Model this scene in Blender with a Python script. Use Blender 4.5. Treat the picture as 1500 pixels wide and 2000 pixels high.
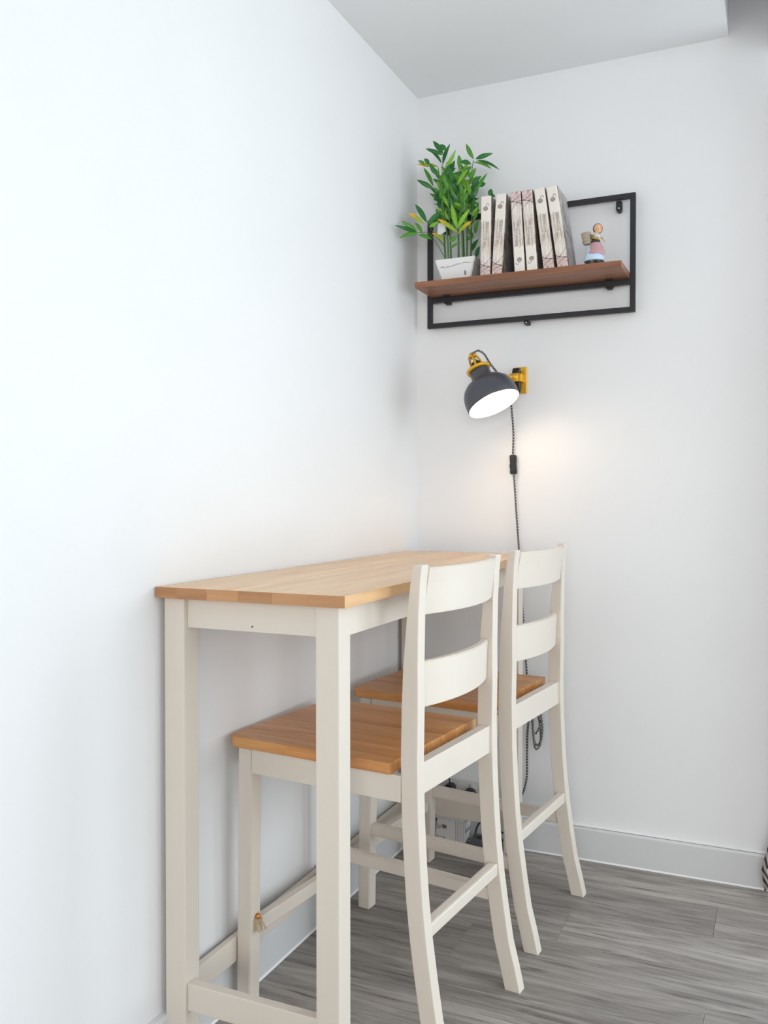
import bpy, bmesh, math, random
from mathutils import Vector, Matrix

# ------------------------------------------------------------------ camera, world, light, exposure
scene = bpy.context.scene
for o in list(bpy.data.objects):
    bpy.data.objects.remove(o)
COL = scene.collection

CAM_YAW, CAM_PITCH = 0.4228, -0.0165
CAM_POS = Vector((1.0911, -2.6924, 1.1))
F_PIX = 1725.5
cam_data = bpy.data.cameras.new('camera')
cam = bpy.data.objects.new('camera', cam_data)
COL.objects.link(cam)
cam.location = CAM_POS
cam.rotation_euler = (math.pi / 2 + CAM_PITCH, 0, CAM_YAW)
cam_data.sensor_fit = 'VERTICAL'
cam_data.sensor_height = 36.0
cam_data.sensor_width = 27.0
cam_data.lens = F_PIX * 36.0 / 2000.0
cam_data.clip_start = 0.02
scene.camera = cam

scene.view_settings.view_transform = 'Standard'
scene.view_settings.look = 'None'
scene.view_settings.gamma = 1.0
scene.view_settings.use_curve_mapping = False
scene.view_settings.exposure = -0.14

world = bpy.data.worlds.new('daylight')
scene.world = world
world.use_nodes = True
world.node_tree.nodes['Background'].inputs['Color'].default_value = (0.80, 0.90, 1.0, 1)
world.node_tree.nodes['Background'].inputs['Strength'].default_value = 1.0


def area_light(name, loc, rot, sx, sy, power, color):
    d = bpy.data.lights.new(name, 'AREA')
    d.shape = 'RECTANGLE'
    d.size, d.size_y = sx, sy
    d.energy = power
    d.color = color
    o = bpy.data.objects.new(name, d)
    COL.objects.link(o)
    o.location = loc
    o.rotation_euler = rot
    return o


# daylight through the garden window; the side and rear lights are added fill
area_light('window_daylight', (2.0, 0.24, 1.20), (-math.pi / 2, 0, 0), 1.75, 2.05, 60, (0.885, 0.945, 1.0))
area_light('side_fill_light', (3.80, -1.05, 1.25), (0, math.pi / 2, 0), 1.8, 1.7, 45, (0.92, 0.96, 1.0))  # added fill to brighten the left wall and the right-facing sides
area_light('rear_fill_light', (2.2, -5.90, 1.45), (math.pi / 2, 0, 0), 2.2, 1.5, 90, (1.0, 0.93, 0.88))  # added warm fill for surfaces facing the camera

# ------------------------------------------------------------------ camera geometry helper (to place things at real depth)
_s, _c = math.sin(CAM_YAW), math.cos(CAM_YAW)
_A = Vector((-_s * math.cos(CAM_PITCH), _c * math.cos(CAM_PITCH), math.sin(CAM_PITCH)))
_R = Vector((_c, _s, 0))
_U = _R.cross(_A)


def at_y(px, py, y):
    d = _A + _R * ((px - 750) / F_PIX) - _U * ((py - 1000) / F_PIX)
    t = (y - CAM_POS.y) / d.y
    return CAM_POS + d * t


# ------------------------------------------------------------------ node helpers
class V:
    """scalar socket with arithmetic"""
    def __init__(self, nt, s):
        self.nt, self.s = nt, s

    def _op(self, op, *others, clamp=False):
        n = self.nt.nodes.new('ShaderNodeMath')
        n.operation = op
        n.use_clamp = clamp
        for i, v in enumerate((self,) + others):
            if isinstance(v, V):
                self.nt.links.new(v.s, n.inputs[i])
            else:
                n.inputs[i].default_value = v
        return V(self.nt, n.outputs[0])

    def __add__(self, o): return self._op('ADD', o)
    def __sub__(self, o): return self._op('SUBTRACT', o)
    def __mul__(self, o): return self._op('MULTIPLY', o)
    def __truediv__(self, o): return self._op('DIVIDE', o)
    def abs(self): return self._op('ABSOLUTE')
    def sin(self): return self._op('SINE')
    def frac(self): return self._op('FRACT')
    def floor(self): return self._op('FLOOR')
    def lt(self, o): return self._op('LESS_THAN', o)
    def gt(self, o): return self._op('GREATER_THAN', o)
    def sqrt(self): return self._op('SQRT')
    def max(self, o): return self._op('MAXIMUM', o)
    def min(self, o): return self._op('MINIMUM', o)
    def ping(self, o): return self._op('PINGPONG', o)
    def clamp(self): return self._op('ADD', 0.0, clamp=True)

    def band(self, lo, hi):
        return self.gt(lo) * self.lt(hi)


def new_mat(name, color=(.8, .8, .8), rough=.5, metal=0.0, spec=None):
    m = bpy.data.materials.new(name)
    m.use_nodes = True
    b = m.node_tree.nodes['Principled BSDF']
    b.inputs['Base Color'].default_value = (*color, 1)
    b.inputs['Roughness'].default_value = rough
    b.inputs['Metallic'].default_value = metal
    if spec is not None:
        b.inputs['Specular IOR Level'].default_value = spec
    return m


def coords(nt, kind='Object', scale=(1, 1, 1), rand=0.0):
    tc = nt.nodes.new('ShaderNodeTexCoord')
    src = tc.outputs[kind]
    if rand:
        oi = nt.nodes.new('ShaderNodeObjectInfo')
        mul = nt.nodes.new('ShaderNodeMath'); mul.operation = 'MULTIPLY'
        nt.links.new(oi.outputs['Random'], mul.inputs[0]); mul.inputs[1].default_value = rand
        va = nt.nodes.new('ShaderNodeVectorMath'); va.operation = 'ADD'
        nt.links.new(src, va.inputs[0]); nt.links.new(mul.outputs[0], va.inputs[1])
        src = va.outputs[0]
    mp = nt.nodes.new('ShaderNodeMapping')
    mp.inputs['Scale'].default_value = scale
    nt.links.new(src, mp.inputs['Vector'])
    return mp.outputs['Vector']


def noise(nt, vec, scale=5.0, detail=4.0, rough=.55, dist=0.0):
    n = nt.nodes.new('ShaderNodeTexNoise')
    n.inputs['Scale'].default_value = scale
    n.inputs['Detail'].default_value = detail
    n.inputs['Roughness'].default_value = rough
    n.inputs['Distortion'].default_value = dist
    nt.links.new(vec, n.inputs['Vector'])
    return V(nt, n.outputs['Fac'])


def ramp(nt, fac, stops):
    r = nt.nodes.new('ShaderNodeValToRGB')
    el = r.color_ramp.elements
    while len(el) < len(stops):
        el.new(0.5)
    for e, (p, c) in zip(el, stops):
        e.position = p
        e.color = (*c, 1)
    nt.links.new(fac.s, r.inputs['Fac'])
    return r.outputs['Color']


def mix(nt, fac, a, b, blend='MIX'):
    n = nt.nodes.new('ShaderNodeMix')
    n.data_type = 'RGBA'
    n.blend_type = blend
    if isinstance(fac, V):
        nt.links.new(fac.s, n.inputs[0])
    else:
        n.inputs[0].default_value = fac
    for v, i in ((a, 6), (b, 7)):
        if isinstance(v, tuple):
            n.inputs[i].default_value = (*v, 1)
        else:
            nt.links.new(v, n.inputs[i])
    return n.outputs[2]


def set_color(m, sock):
    m.node_tree.links.new(sock, m.node_tree.nodes['Principled BSDF'].inputs['Base Color'])


def set_bump(m, h, strength=.2, dist=.002):
    nt = m.node_tree
    b = nt.nodes.new('ShaderNodeBump')
    b.inputs['Strength'].default_value = strength
    b.inputs['Distance'].default_value = dist
    nt.links.new(h.s, b.inputs['Height'])
    nt.links.new(b.outputs['Normal'], nt.nodes['Principled BSDF'].inputs['Normal'])


def sep(nt, vec):
    s = nt.nodes.new('ShaderNodeSeparateXYZ')
    nt.links.new(vec, s.inputs[0])
    return V(nt, s.outputs[0]), V(nt, s.outputs[1]), V(nt, s.outputs[2])


def srgb(r, g, b):
    f = lambda c: (c / 255) / 12.92 if c / 255 <= .04045 else ((c / 255 + .055) / 1.055) ** 2.4
    return (f(r), f(g), f(b))


# ------------------------------------------------------------------ materials
def wall_mat(name, col):
    m = new_mat(name, col, .62, spec=.25)
    nt = m.node_tree
    v = coords(nt, 'Object', (1, 1, 1))
    n1 = noise(nt, v, 2.2, 3, .5)
    set_color(m, ramp(nt, n1, [(.3, tuple(c * .975 for c in col)), (.7, col)]))
    set_bump(m, noise(nt, v, 160, 3, .6), .06, .001)
    return m


M = {}
M['wall'] = wall_mat('wall_paint', (.872, .868, .880))
M['ceiling'] = wall_mat('ceiling_paint', (.87, .88, .895))
M['trim'] = new_mat('trim_gloss_white', (.70, .70, .71), .35)
M['caulk'] = new_mat('caulk_white', (.90, .90, .90), .4)


def painted(name, col, rough=.38):
    m = new_mat(name, col, rough, spec=.4)
    nt = m.node_tree
    v = coords(nt, 'Object', (40, 40, 6), rand=9.0)
    n = noise(nt, v, 3, 3, .5)
    set_color(m, ramp(nt, n, [(.25, tuple(c * .985 for c in col)), (.75, col)]))
    set_bump(m, n, .03, .0004)
    return m


M['cream'] = painted('cream_furniture_paint', (.74, .662, .582))


def wood(name, dark, mid, light, axis='x', fine=1.0, rough=.38, var=.22):
    m = new_mat(name, mid, rough, spec=.45)
    nt = m.node_tree
    sc = {'x': (2.0, 26, 26), 'y': (26, 2.0, 26)}[axis]
    v = coords(nt, 'Object', tuple(s * fine for s in sc), rand=13.0)
    n = noise(nt, v, 1.0, 5, .6, .9)
    sc2 = {'x': (6, 160, 160), 'y': (160, 6, 160)}[axis]
    n2 = noise(nt, coords(nt, 'Object', tuple(s * fine for s in sc2), rand=7.0), 1.0, 3, .6)
    col = ramp(nt, n, [(.28, dark), (.5, mid), (.75, light)])
    col = mix(nt, n2 * .35, col, tuple(c * .72 for c in mid), 'MIX')
    oi = nt.nodes.new('ShaderNodeObjectInfo')
    r = V(nt, oi.outputs['Random'])
    tone = ramp(nt, r, [(0, (1 - var, 1 - var * 1.15, 1 - var * 1.3)), (1, (1, 1, 1))])
    col = mix(nt, 1.0, col, tone, 'MULTIPLY')
    set_color(m, col)
    set_bump(m, n2, .10, .0006)
    return m


M['table_wood'] = wood('rubberwood_table_top', srgb(218, 168, 116), srgb(236, 190, 138), srgb(246, 208, 160), 'y', 1.0, .27, .10)
M['table_end_grain_shaded'] = wood('rubberwood_end_grain_shaded', srgb(168, 116, 78), srgb(198, 146, 102), srgb(214, 166, 122), 'x', 1.0, .5, .16)  # end grain, with the shade on the table end also put into its colour
M['seat_wood'] = wood('rubberwood_seat', srgb(178, 112, 62), srgb(218, 152, 90), srgb(240, 184, 122), 'x', 1.0, .34, .12)
M['shelf_wood'] = wood('walnut_shelf_board', srgb(96, 58, 40), srgb(140, 92, 66), srgb(172, 122, 92), 'x', .8, .42, .02)


def floor_mat():
    m = new_mat('grey_oak_plank', (.3, .29, .28), .42, spec=.4)
    nt = m.node_tree
    v = coords(nt, 'Object', (1.3, 13, 13), rand=31.0)
    n = noise(nt, v, 1.6, 7, .66, 1.4)
    v2 = coords(nt, 'Object', (5, 95, 95), rand=17.0)
    n2 = noise(nt, v2, 1.0, 4, .65, .5)
    # cathedral rings
    v3 = coords(nt, 'Object', (1.0, 9, 9), rand=23.0)
    n3 = noise(nt, v3, 1.1, 2, .5, .4)
    rings = (n3 * 60).sin() * .5 + .5
    col = ramp(nt, n, [(.27, srgb(104, 98, 95)), (.5, srgb(152, 145, 140)), (.74, srgb(192, 185, 179))])
    col = mix(nt, (n2.gt(.53)) * (n2 - .53) * 5.5, col, srgb(88, 80, 76))
    col = mix(nt, rings * .24, col, srgb(190, 184, 177))
    oi = nt.nodes.new('ShaderNodeObjectInfo')
    tone = ramp(nt, V(nt, oi.outputs['Random']), [(0, (.78, .77, .77)), (1, (1.12, 1.11, 1.10))])
    set_color(m, mix(nt, 1.0, col, tone, 'MULTIPLY'))
    set_bump(m, n2, .16, .0008)
    return m


M['floor'] = floor_mat()
M['floor_base'] = new_mat('floor_joint_dark', srgb(70, 64, 61), .8)
M['black_metal'] = new_mat('black_powdercoat', srgb(40, 38, 42), .5, spec=.4)
M['screw'] = new_mat('screw_steel', (.6, .6, .6), .3, 1.0)
M['lamp_grey'] = new_mat('lamp_dark_enamel', srgb(72, 72, 80), .32, spec=.55)
M['lamp_inside'] = new_mat('lamp_inside_white', (.9, .88, .84), .5)
M['yellow'] = new_mat('lamp_yellow_brass', srgb(226, 172, 40), .32, .35)
M['socket_dark'] = new_mat('lamp_socket_black', srgb(35, 33, 33), .5)
M['wire'] = new_mat('lamp_wire_steel', srgb(120, 110, 95), .35, .8)
M['black_plastic'] = new_mat('black_plastic', srgb(38, 36, 37), .42)
M['grey_plastic'] = new_mat('grey_plastic', srgb(96, 98, 104), .5)
M['white_plastic'] = new_mat('white_plastic', (.83, .83, .82), .35)
M['copper'] = new_mat('copper_fitting', srgb(196, 130, 66), .35, .6)
M['splinter'] = new_mat('bare_wood_chip', srgb(186, 168, 140), .7)
M['window_frame'] = new_mat('window_frame_white', (.82, .83, .84), .35)


def bulb_mat():
    m = bpy.data.materials.new('warm_bulb_glow')
    m.use_nodes = True
    nt = m.node_tree
    nt.nodes.remove(nt.nodes['Principled BSDF'])
    e = nt.nodes.new('ShaderNodeEmission')
    e.inputs['Color'].default_value = (1.0, .80, .58, 1)
    e.inputs['Strength'].default_value = 46
    nt.links.new(e.outputs[0], nt.nodes['Material Output'].inputs['Surface'])
    return m


M['bulb'] = bulb_mat()


def glass_mat():
    m = bpy.data.materials.new('window_glass')
    m.use_nodes = True
    nt = m.node_tree
    nt.nodes.remove(nt.nodes['Principled BSDF'])
    t = nt.nodes.new('ShaderNodeBsdfTransparent')
    t.inputs['Color'].default_value = (.95, .98, .98, 1)
    g = nt.nodes.new('ShaderNodeBsdfGlossy')
    g.inputs['Roughness'].default_value = .02
    x = nt.nodes.new('ShaderNodeMixShader')
    x.inputs[0].default_value = .06
    nt.links.new(t.outputs[0], x.inputs[1]); nt.links.new(g.outputs[0], x.inputs[2])
    nt.links.new(x.outputs[0], nt.nodes['Material Output'].inputs['Surface'])
    return m


M['glass'] = glass_mat()


def cord_mat():
    m = new_mat('braided_black_white_cord', (.2, .2, .2), .8)
    nt = m.node_tree
    uv = nt.nodes.new('ShaderNodeTexCoord')
    x, y, z = sep(nt, uv.outputs['UV'])
    a = (x * 2 + y * 110).frac().lt(.5)
    b = (x * 2 - y * 110).frac().lt(.5)
    k = (a + b) * .5
    set_color(m, ramp(nt, k, [(0, srgb(40, 37, 38)), (.45, srgb(58, 54, 54)), (1, srgb(205, 198, 192))]))
    return m


M['cord'] = cord_mat()


def pot_mat():
    m = new_mat('white_marbled_ceramic', (.85, .84, .83), .3)
    nt = m.node_tree
    tc = nt.nodes.new('ShaderNodeTexCoord')
    x, y, z = sep(nt, tc.outputs['Object'])
    wob = noise(nt, coords(nt, 'Object', (60, 60, 60)), 1.0, 4, .6)
    crack = (z - ((x * 48).sin() * .0035 + wob * .008 + .044)).abs().lt(.0007) * x.gt(-.045) * x.lt(.048)
    soft = (z - ((x * 48).sin() * .0035 + wob * .008 + .043)).abs().lt(.0022) * x.gt(-.05)
    sx, sz = x - .030, z - .022
    spot = (sx * sx + sz * sz * .25 + wob * .00001).sqrt().lt(.0042)
    col = mix(nt, soft * .25, (.86, .85, .84), srgb(150, 142, 140))
    col = mix(nt, crack * wob.gt(.42), col, srgb(110, 102, 102))
    set_color(m, mix(nt, spot * .8, col, srgb(96, 90, 92)))
    return m


M['pot'] = pot_mat()
M['pebble'] = new_mat('white_pebble', (.72, .68, .64), .6)


def leaf_mat(name, c1, c2, tip=None):
    m = new_mat(name, c1, .38, spec=.4)
    nt = m.node_tree
    uv = nt.nodes.new('ShaderNodeTexCoord')
    x, y, z = sep(nt, uv.outputs['UV'])
    n = noise(nt, coords(nt, 'Object', (30, 30, 30)), 2.0, 2, .5)
    col = mix(nt, n, c1, c2)
    mid = (x - .5).abs().lt(.06)
    col = mix(nt, mid * .45, col, tuple(min(1, c * 1.7 + .02) for c in c2))
    if tip:
        t = ((y - .45) * 2.6).clamp()
        col = mix(nt, t, col, tip)
    set_color(m, col)
    m.node_tree.nodes['Principled BSDF'].inputs['Subsurface Weight'].default_value = 0.0
    return m


M['leaf_d'] = leaf_mat('leaf_dark_green', srgb(28, 86, 38), srgb(52, 122, 52))
M['leaf_m'] = leaf_mat('leaf_mid_green', srgb(58, 126, 40), srgb(96, 158, 56))
M['leaf_l'] = leaf_mat('leaf_light_green', srgb(92, 156, 36), srgb(138, 188, 52))
M['leaf_y'] = leaf_mat('leaf_yellow_tipped', srgb(104, 150, 34), srgb(170, 180, 40), srgb(236, 176, 30))
M['stem'] = leaf_mat('stem_green', srgb(52, 92, 40), srgb(82, 118, 60))
M['paper'] = new_mat('white_paper', (.86, .86, .87), .6)


def spine_mat():
    """printed paperback cover; object coords: x thickness, y depth (spine at -y), z height, origin at centre"""
    m = new_mat('printed_book_cover', (.8, .76, .72), .45)
    nt = m.node_tree
    tc = nt.nodes.new('ShaderNodeTexCoord')
    x, y, z = sep(nt, tc.outputs['Object'])
    H = .236
    t = z / H + .5                       # 0 bottom .. 1 top
    cream = srgb(240, 231, 222)
    grain = noise(nt, coords(nt, 'Object', (330, 10, 9)), 1.0, 3, .6)
    low = (t.lt(.68)) * 1.0
    gfac = ((grain - .44) * 3.4).clamp() * low
    col = mix(nt, gfac * .9, cream, srgb(128, 104, 78))
    # warm band around the middle
    band = ((t - .40).abs() * -9 + 1).clamp()
    bn = noise(nt, coords(nt, 'Object', (90, 90, 60)), 1.0, 3, .6)
    col = mix(nt, band * ((bn - .42) * 3).clamp() * .9, col, srgb(140, 92, 82))
    # pink blossom foot
    foot = ((t - .20) * -9).clamp()
    fn = noise(nt, coords(nt, 'Object', (110, 110, 80)), 1.0, 3, .6)
    col = mix(nt, foot * .55, col, srgb(214, 170, 170))
    col = mix(nt, foot * ((fn - .52) * 6).clamp(), col, srgb(92, 66, 72))
    col = mix(nt, foot * ((fn * -1 + .42) * 7).clamp(), col, srgb(242, 234, 236))
    # branches
    zc = t * H
    for (a, b, c, w) in ((.036, .9, 22, .0010), (.030, -.35, 10, .0012), (.022, .55, -18, .0009)):
        d = (zc - (x * b + x * x * c + a)).abs()
        col = mix(nt, d.lt(w) * .85, col, srgb(74, 48, 48))
    # two columns of small illegible vertical lettering
    cell = noise(nt, coords(nt, 'Object', (620, 10, 420)), 1.0, 1, .5)
    for xc, lo, hi in ((-.0052, .42, .70), (.0052, .42, .66)):
        inb = (x - xc).abs().lt(.0026) * t.band(lo, hi)
        col = mix(nt, inb * cell.gt(.53) * .62, col, srgb(96, 88, 84))
    # shell emblem with a stalk
    ex, ez = x + .001, (t - .845) * H
    body = (ex * ex + ez * ez * 1.25).sqrt()
    sh = noise(nt, coords(nt, 'Object', (160, 10, 500)), 1.0, 2, .5)
    col = mix(nt, body.lt(.0078) * (sh * .7 + .35).clamp(), col, srgb(116, 96, 84))
    sx, sz = x - .0052, (t - .885) * H
    ring = ((sx * sx + sz * sz).sqrt() - .0042).abs().lt(.0009) * sz.gt(-.002)
    col = mix(nt, ring * .8, col, srgb(90, 76, 70))
    # the two boards: brown feathered artwork fading to grey-violet
    side = y.gt(-.0605)
    art = noise(nt, coords(nt, 'Object', (10, 34, 8)), 1.0, 5, .6, 2.4)
    acol = ramp(nt, art, [(.32, srgb(58, 46, 44)), (.47, srgb(126, 106, 94)), (.56, srgb(206, 196, 190)), (.7, srgb(118, 100, 96))])
    fade = ((y + .035) * 16).clamp()
    acol = mix(nt, fade * .72, acol, ramp(nt, t, [(0, srgb(96, 88, 96)), (.45, srgb(126, 120, 130)), (.8, srgb(196, 194, 198)), (1, srgb(182, 172, 166))]))
    # title lines on the front board, too small to read
    tl = t.band(.40, .62) * y.gt(-.018) * cell.gt(.56)
    acol = mix(nt, tl * ((t * 26).frac().lt(.5)) * .8, acol, srgb(60, 58, 70))
    col = mix(nt, side, col, acol)
    set_color(m, col)
    return m


M['book'] = spine_mat()
M['pages'] = new_mat('book_page_edges', srgb(214, 204, 188), .8)


def curtain_mat():
    m = new_mat('chevron_curtain', (.8, .8, .8), .85)
    nt = m.node_tree
    tc = nt.nodes.new('ShaderNodeTexCoord')
    u, v, w = sep(nt, tc.outputs['UV'])
    zig = (u * 1.0).ping(.03)
    k = ((v + zig * 1.1) / .030).frac()
    k2 = ((v + zig * 1.1) / .015 + .2).frac()
    c = mix(nt, k.lt(.34), srgb(226, 222, 220), srgb(84, 76, 78))
    c = mix(nt, k2.lt(.2), c, srgb(176, 150, 138))
    set_color(m, c)
    tr = nt.nodes.new('ShaderNodeBsdfTranslucent')
    nt.links.new(c, tr.inputs['Color'])
    mx = nt.nodes.new('ShaderNodeMixShader')
    mx.inputs[0].default_value = .5
    nt.links.new(nt.nodes['Principled BSDF'].outputs[0], mx.inputs[1])
    nt.links.new(tr.outputs[0], mx.inputs[2])
    nt.links.new(mx.outputs[0], nt.nodes['Material Output'].inputs['Surface'])
    return m


M['curtain'] = curtain_mat()
M['fig_skin'] = new_mat('figurine_skin_glaze', srgb(236, 184, 150), .3)
M['fig_cheek'] = new_mat('figurine_cheek', srgb(214, 112, 88), .35)
M['fig_eye'] = new_mat('figurine_eye', srgb(70, 44, 36), .3)
M['fig_scarf'] = new_mat('figurine_headscarf', srgb(140, 108, 78), .4)
M['fig_blouse'] = new_mat('figurine_blouse', srgb(206, 204, 198), .35)
M['fig_bodice'] = new_mat('figurine_bodice', srgb(66, 58, 62), .4)
M['fig_pink'] = new_mat('figurine_apron_pink', srgb(246, 202, 206), .35)
M['fig_blue'] = new_mat('figurine_skirt_blue', srgb(196, 220, 238), .35)
M['fig_basket'] = new_mat('figurine_basket', srgb(172, 156, 138), .6)
M['fig_brown'] = new_mat('figurine_shoe_brown', srgb(122, 96, 52), .35)
M['fig_gold'] = new_mat('figurine_sleeve_ochre', srgb(176, 150, 84), .4)


def box_print_mat():
    m = new_mat('printed_white_carton', (.8, .79, .78), .6)
    nt = m.node_tree
    tc = nt.nodes.new('ShaderNodeTexCoord')
    x, y, z = sep(nt, tc.outputs['Object'])
    lines = noise(nt, coords(nt, 'Object', (420, 10, 300)), 1.0, 1, .5).gt(.52)
    col = (.80, .78, .77)
    t1 = x.band(-.045, -.012) * z.band(.026, .040) * lines
    sock = mix(nt, t1 * .75, col, srgb(96, 72, 66))
    t2 = x.band(-.045, -.008) * z.band(.060, .076) * lines
    sock = mix(nt, t2 * .75, sock, srgb(96, 72, 66))
    sock = mix(nt, x.band(-.022, -.008) * z.band(.064, .075) * .8, sock, srgb(84, 66, 66))
    st = (x * 190).frac().lt(.3) * x.gt(.020)
    sock = mix(nt, st * .7, sock, srgb(120, 124, 140))
    set_color(m, sock)
    return m


M['carton'] = box_print_mat()


# ------------------------------------------------------------------ mesh helpers
def link(name, me, mat, parent=None, smooth=False, loc=None, rot=None):
    o = bpy.data.objects.new(name, me)
    COL.objects.link(o)
    if mat is not None and not me.materials:
        me.materials.append(mat)
    if parent is not None:
        o.parent = parent
    if loc is not None:
        o.location = loc
    if rot is not None:
        o.rotation_euler = rot
    if smooth:
        for p in me.polygons:
            p.use_smooth = True
    return o


def to_mesh(bm, name):
    bmesh.ops.recalc_face_normals(bm, faces=bm.faces)
    me = bpy.data.meshes.new(name)
    bm.to_mesh(me)
    bm.free()
    return me


def bm_box(bm, x0, x1, y0, y1, z0, z1):
    vs = [bm.verts.new(p) for p in ((x0, y0, z0), (x1, y0, z0), (x1, y1, z0), (x0, y1, z0),
                                    (x0, y0, z1), (x1, y0, z1), (x1, y1, z1), (x0, y1, z1))]
    for f in ((0, 3, 2, 1), (4, 5, 6, 7), (0, 1, 5, 4), (1, 2, 6, 5), (2, 3, 7, 6), (3, 0, 4, 7)):
        bm.faces.new([vs[i] for i in f])
    return vs


def box(name, b, mat, parent=None, bevel=0.0, seg=2):
    bm = bmesh.new()
    bm_box(bm, *b)
    if bevel:
        bmesh.ops.bevel(bm, geom=bm.edges[:], offset=bevel, segments=seg, affect='EDGES', profile=.6)
    return link(name, to_mesh(bm, name), mat, parent)


def boxes(name, bl, mat, parent=None, bevel=0.0):
    bm = bmesh.new()
    for b in bl:
        bm_box(bm, *b)
    if bevel:
        bmesh.ops.bevel(bm, geom=bm.edges[:], offset=bevel, segments=2, affect='EDGES', profile=.6)
    return link(name, to_mesh(bm, name), mat, parent)


def prism(name, poly, axis, a0, a1, mat, parent=None, bevel=0.0):
    """extrude a polygon. axis 'z': poly is (x,y); axis 'y': poly is (x,z)"""
    bm = bmesh.new()
    def P(u, v, w):
        return (u, v, w) if axis == 'z' else ((u, w, v) if axis == 'y' else (w, u, v))
    lo = [bm.verts.new(P(u, v, a0)) for u, v in poly]
    hi = [bm.verts.new(P(u, v, a1)) for u, v in poly]
    n = len(poly)
    bm.faces.new(lo[::-1]); bm.faces.new(hi)
    for i in range(n):
        bm.faces.new((lo[i], lo[(i + 1) % n], hi[(i + 1) % n], hi[i]))
    bmesh.ops.recalc_face_normals(bm, faces=bm.faces)
    if bevel:
        ed = [e for e in bm.edges if len(e.link_faces) == 2 and e.calc_face_angle(0) > .6]
        bmesh.ops.bevel(bm, geom=ed, offset=bevel, segments=2, affect='EDGES', profile=.6)
    return link(name, to_mesh(bm, name), mat, parent)


def lathe_bm(bm, prof, n=32, cap0=False, cap1=False, mtx=None):
    rings = []
    for r, z in prof:
        ring = []
        for i in range(n):
            a = 2 * math.pi * i / n
            p = Vector((r * math.cos(a), r * math.sin(a), z))
            ring.append(bm.verts.new(mtx @ p if mtx else p))
        rings.append(ring)
    for a, b in zip(rings, rings[1:]):
        for i in range(n):
            bm.faces.new((a[i], a[(i + 1) % n], b[(i + 1) % n], b[i]))
    if cap0:
        bm.faces.new(rings[0][::-1])
    if cap1:
        bm.faces.new(rings[-1])


def lathe(name, prof, mat, parent=None, n=32, cap0=True, cap1=True, mtx=None, smooth=True):
    bm = bmesh.new()
    lathe_bm(bm, prof, n, cap0, cap1, mtx)
    o = link(name, to_mesh(bm, name), mat, parent, smooth)
    return o


def smooth_path(pts, k=6):
    pts = [Vector(p) for p in pts]
    if len(pts) < 3:
        return pts
    out = []
    P = [pts[0] * 2 - pts[1]] + pts + [pts[-1] * 2 - pts[-2]]
    for i in range(1, len(P) - 2):
        for j in range(k):
            t = j / k
            a, b, c, d = P[i - 1], P[i], P[i + 1], P[i + 2]
            out.append(.5 * ((2 * b) + (c - a) * t + (2 * a - 5 * b + 4 * c - d) * t * t + (3 * b - a - 3 * c + d) * t ** 3))
    out.append(pts[-1])
    return out


def tube(name, pts, r, mat, parent=None, n=8, k=6, r1=None):
    path = smooth_path(pts, k)
    bm = bmesh.new()
    uvl = bm.loops.layers.uv.new('UVMap')
    rings, dist = [], [0]
    for i in range(1, len(path)):
        dist.append(dist[-1] + (path[i] - path[i - 1]).length)
    up = Vector((0, 0, 1))
    prev = None
    for i, p in enumerate(path):
        t = (path[min(i + 1, len(path) - 1)] - path[max(i - 1, 0)]).normalized()
        if prev is None:
            ref = up if abs(t.z) < .9 else Vector((1, 0, 0))
            s = t.cross(ref).normalized()
        else:
            s = (prev - t * prev.dot(t)).normalized()
        prev = s
        q = t.cross(s)
        rr = r if r1 is None else r + (r1 - r) * dist[i] / max(dist[-1], 1e-6)
        rings.append([bm.verts.new(p + (s * math.cos(2 * math.pi * j / n) + q * math.sin(2 * math.pi * j / n)) * rr) for j in range(n)])
    for i in range(len(rings) - 1):
        for j in range(n):
            f = bm.faces.new((rings[i][j], rings[i][(j + 1) % n], rings[i + 1][(j + 1) % n], rings[i + 1][j]))
            for l, (u, v) in zip(f.loops, ((j / n, dist[i]), ((j + 1) / n, dist[i]), ((j + 1) / n, dist[i + 1]), (j / n, dist[i + 1]))):
                l[uvl].uv = (u, v)
    bm.faces.new(rings[0][::-1]); bm.faces.new(rings[-1])
    return link(name, to_mesh(bm, name), mat, parent, True)


def ellipsoid(name, c, r, mat, parent=None, sub=2, rot=None):
    bm = bmesh.new()
    bmesh.ops.create_icosphere(bm, subdivisions=sub, radius=1.0)
    mt = Matrix.Translation(c) @ (rot.to_4x4() if rot else Matrix.Identity(4)) @ Matrix.Diagonal((*r, 1))
    bmesh.ops.transform(bm, matrix=mt, verts=bm.verts)
    return link(name, to_mesh(bm, name), mat, parent, True)


def empty(name, loc=(0, 0, 0), rz=0.0):
    o = bpy.data.objects.new(name, None)
    COL.objects.link(o)
    o.location = loc
    o.rotation_euler = (0, 0, rz)
    o.empty_display_size = .05
    return o


def tag(o, label, cat, group=None):
    o['label'] = label
    o['category'] = cat
    if group:
        o['group'] = group
    return o


def struct(o, label, cat):
    o['kind'] = 'structure'
    return tag(o, label, cat)


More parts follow.
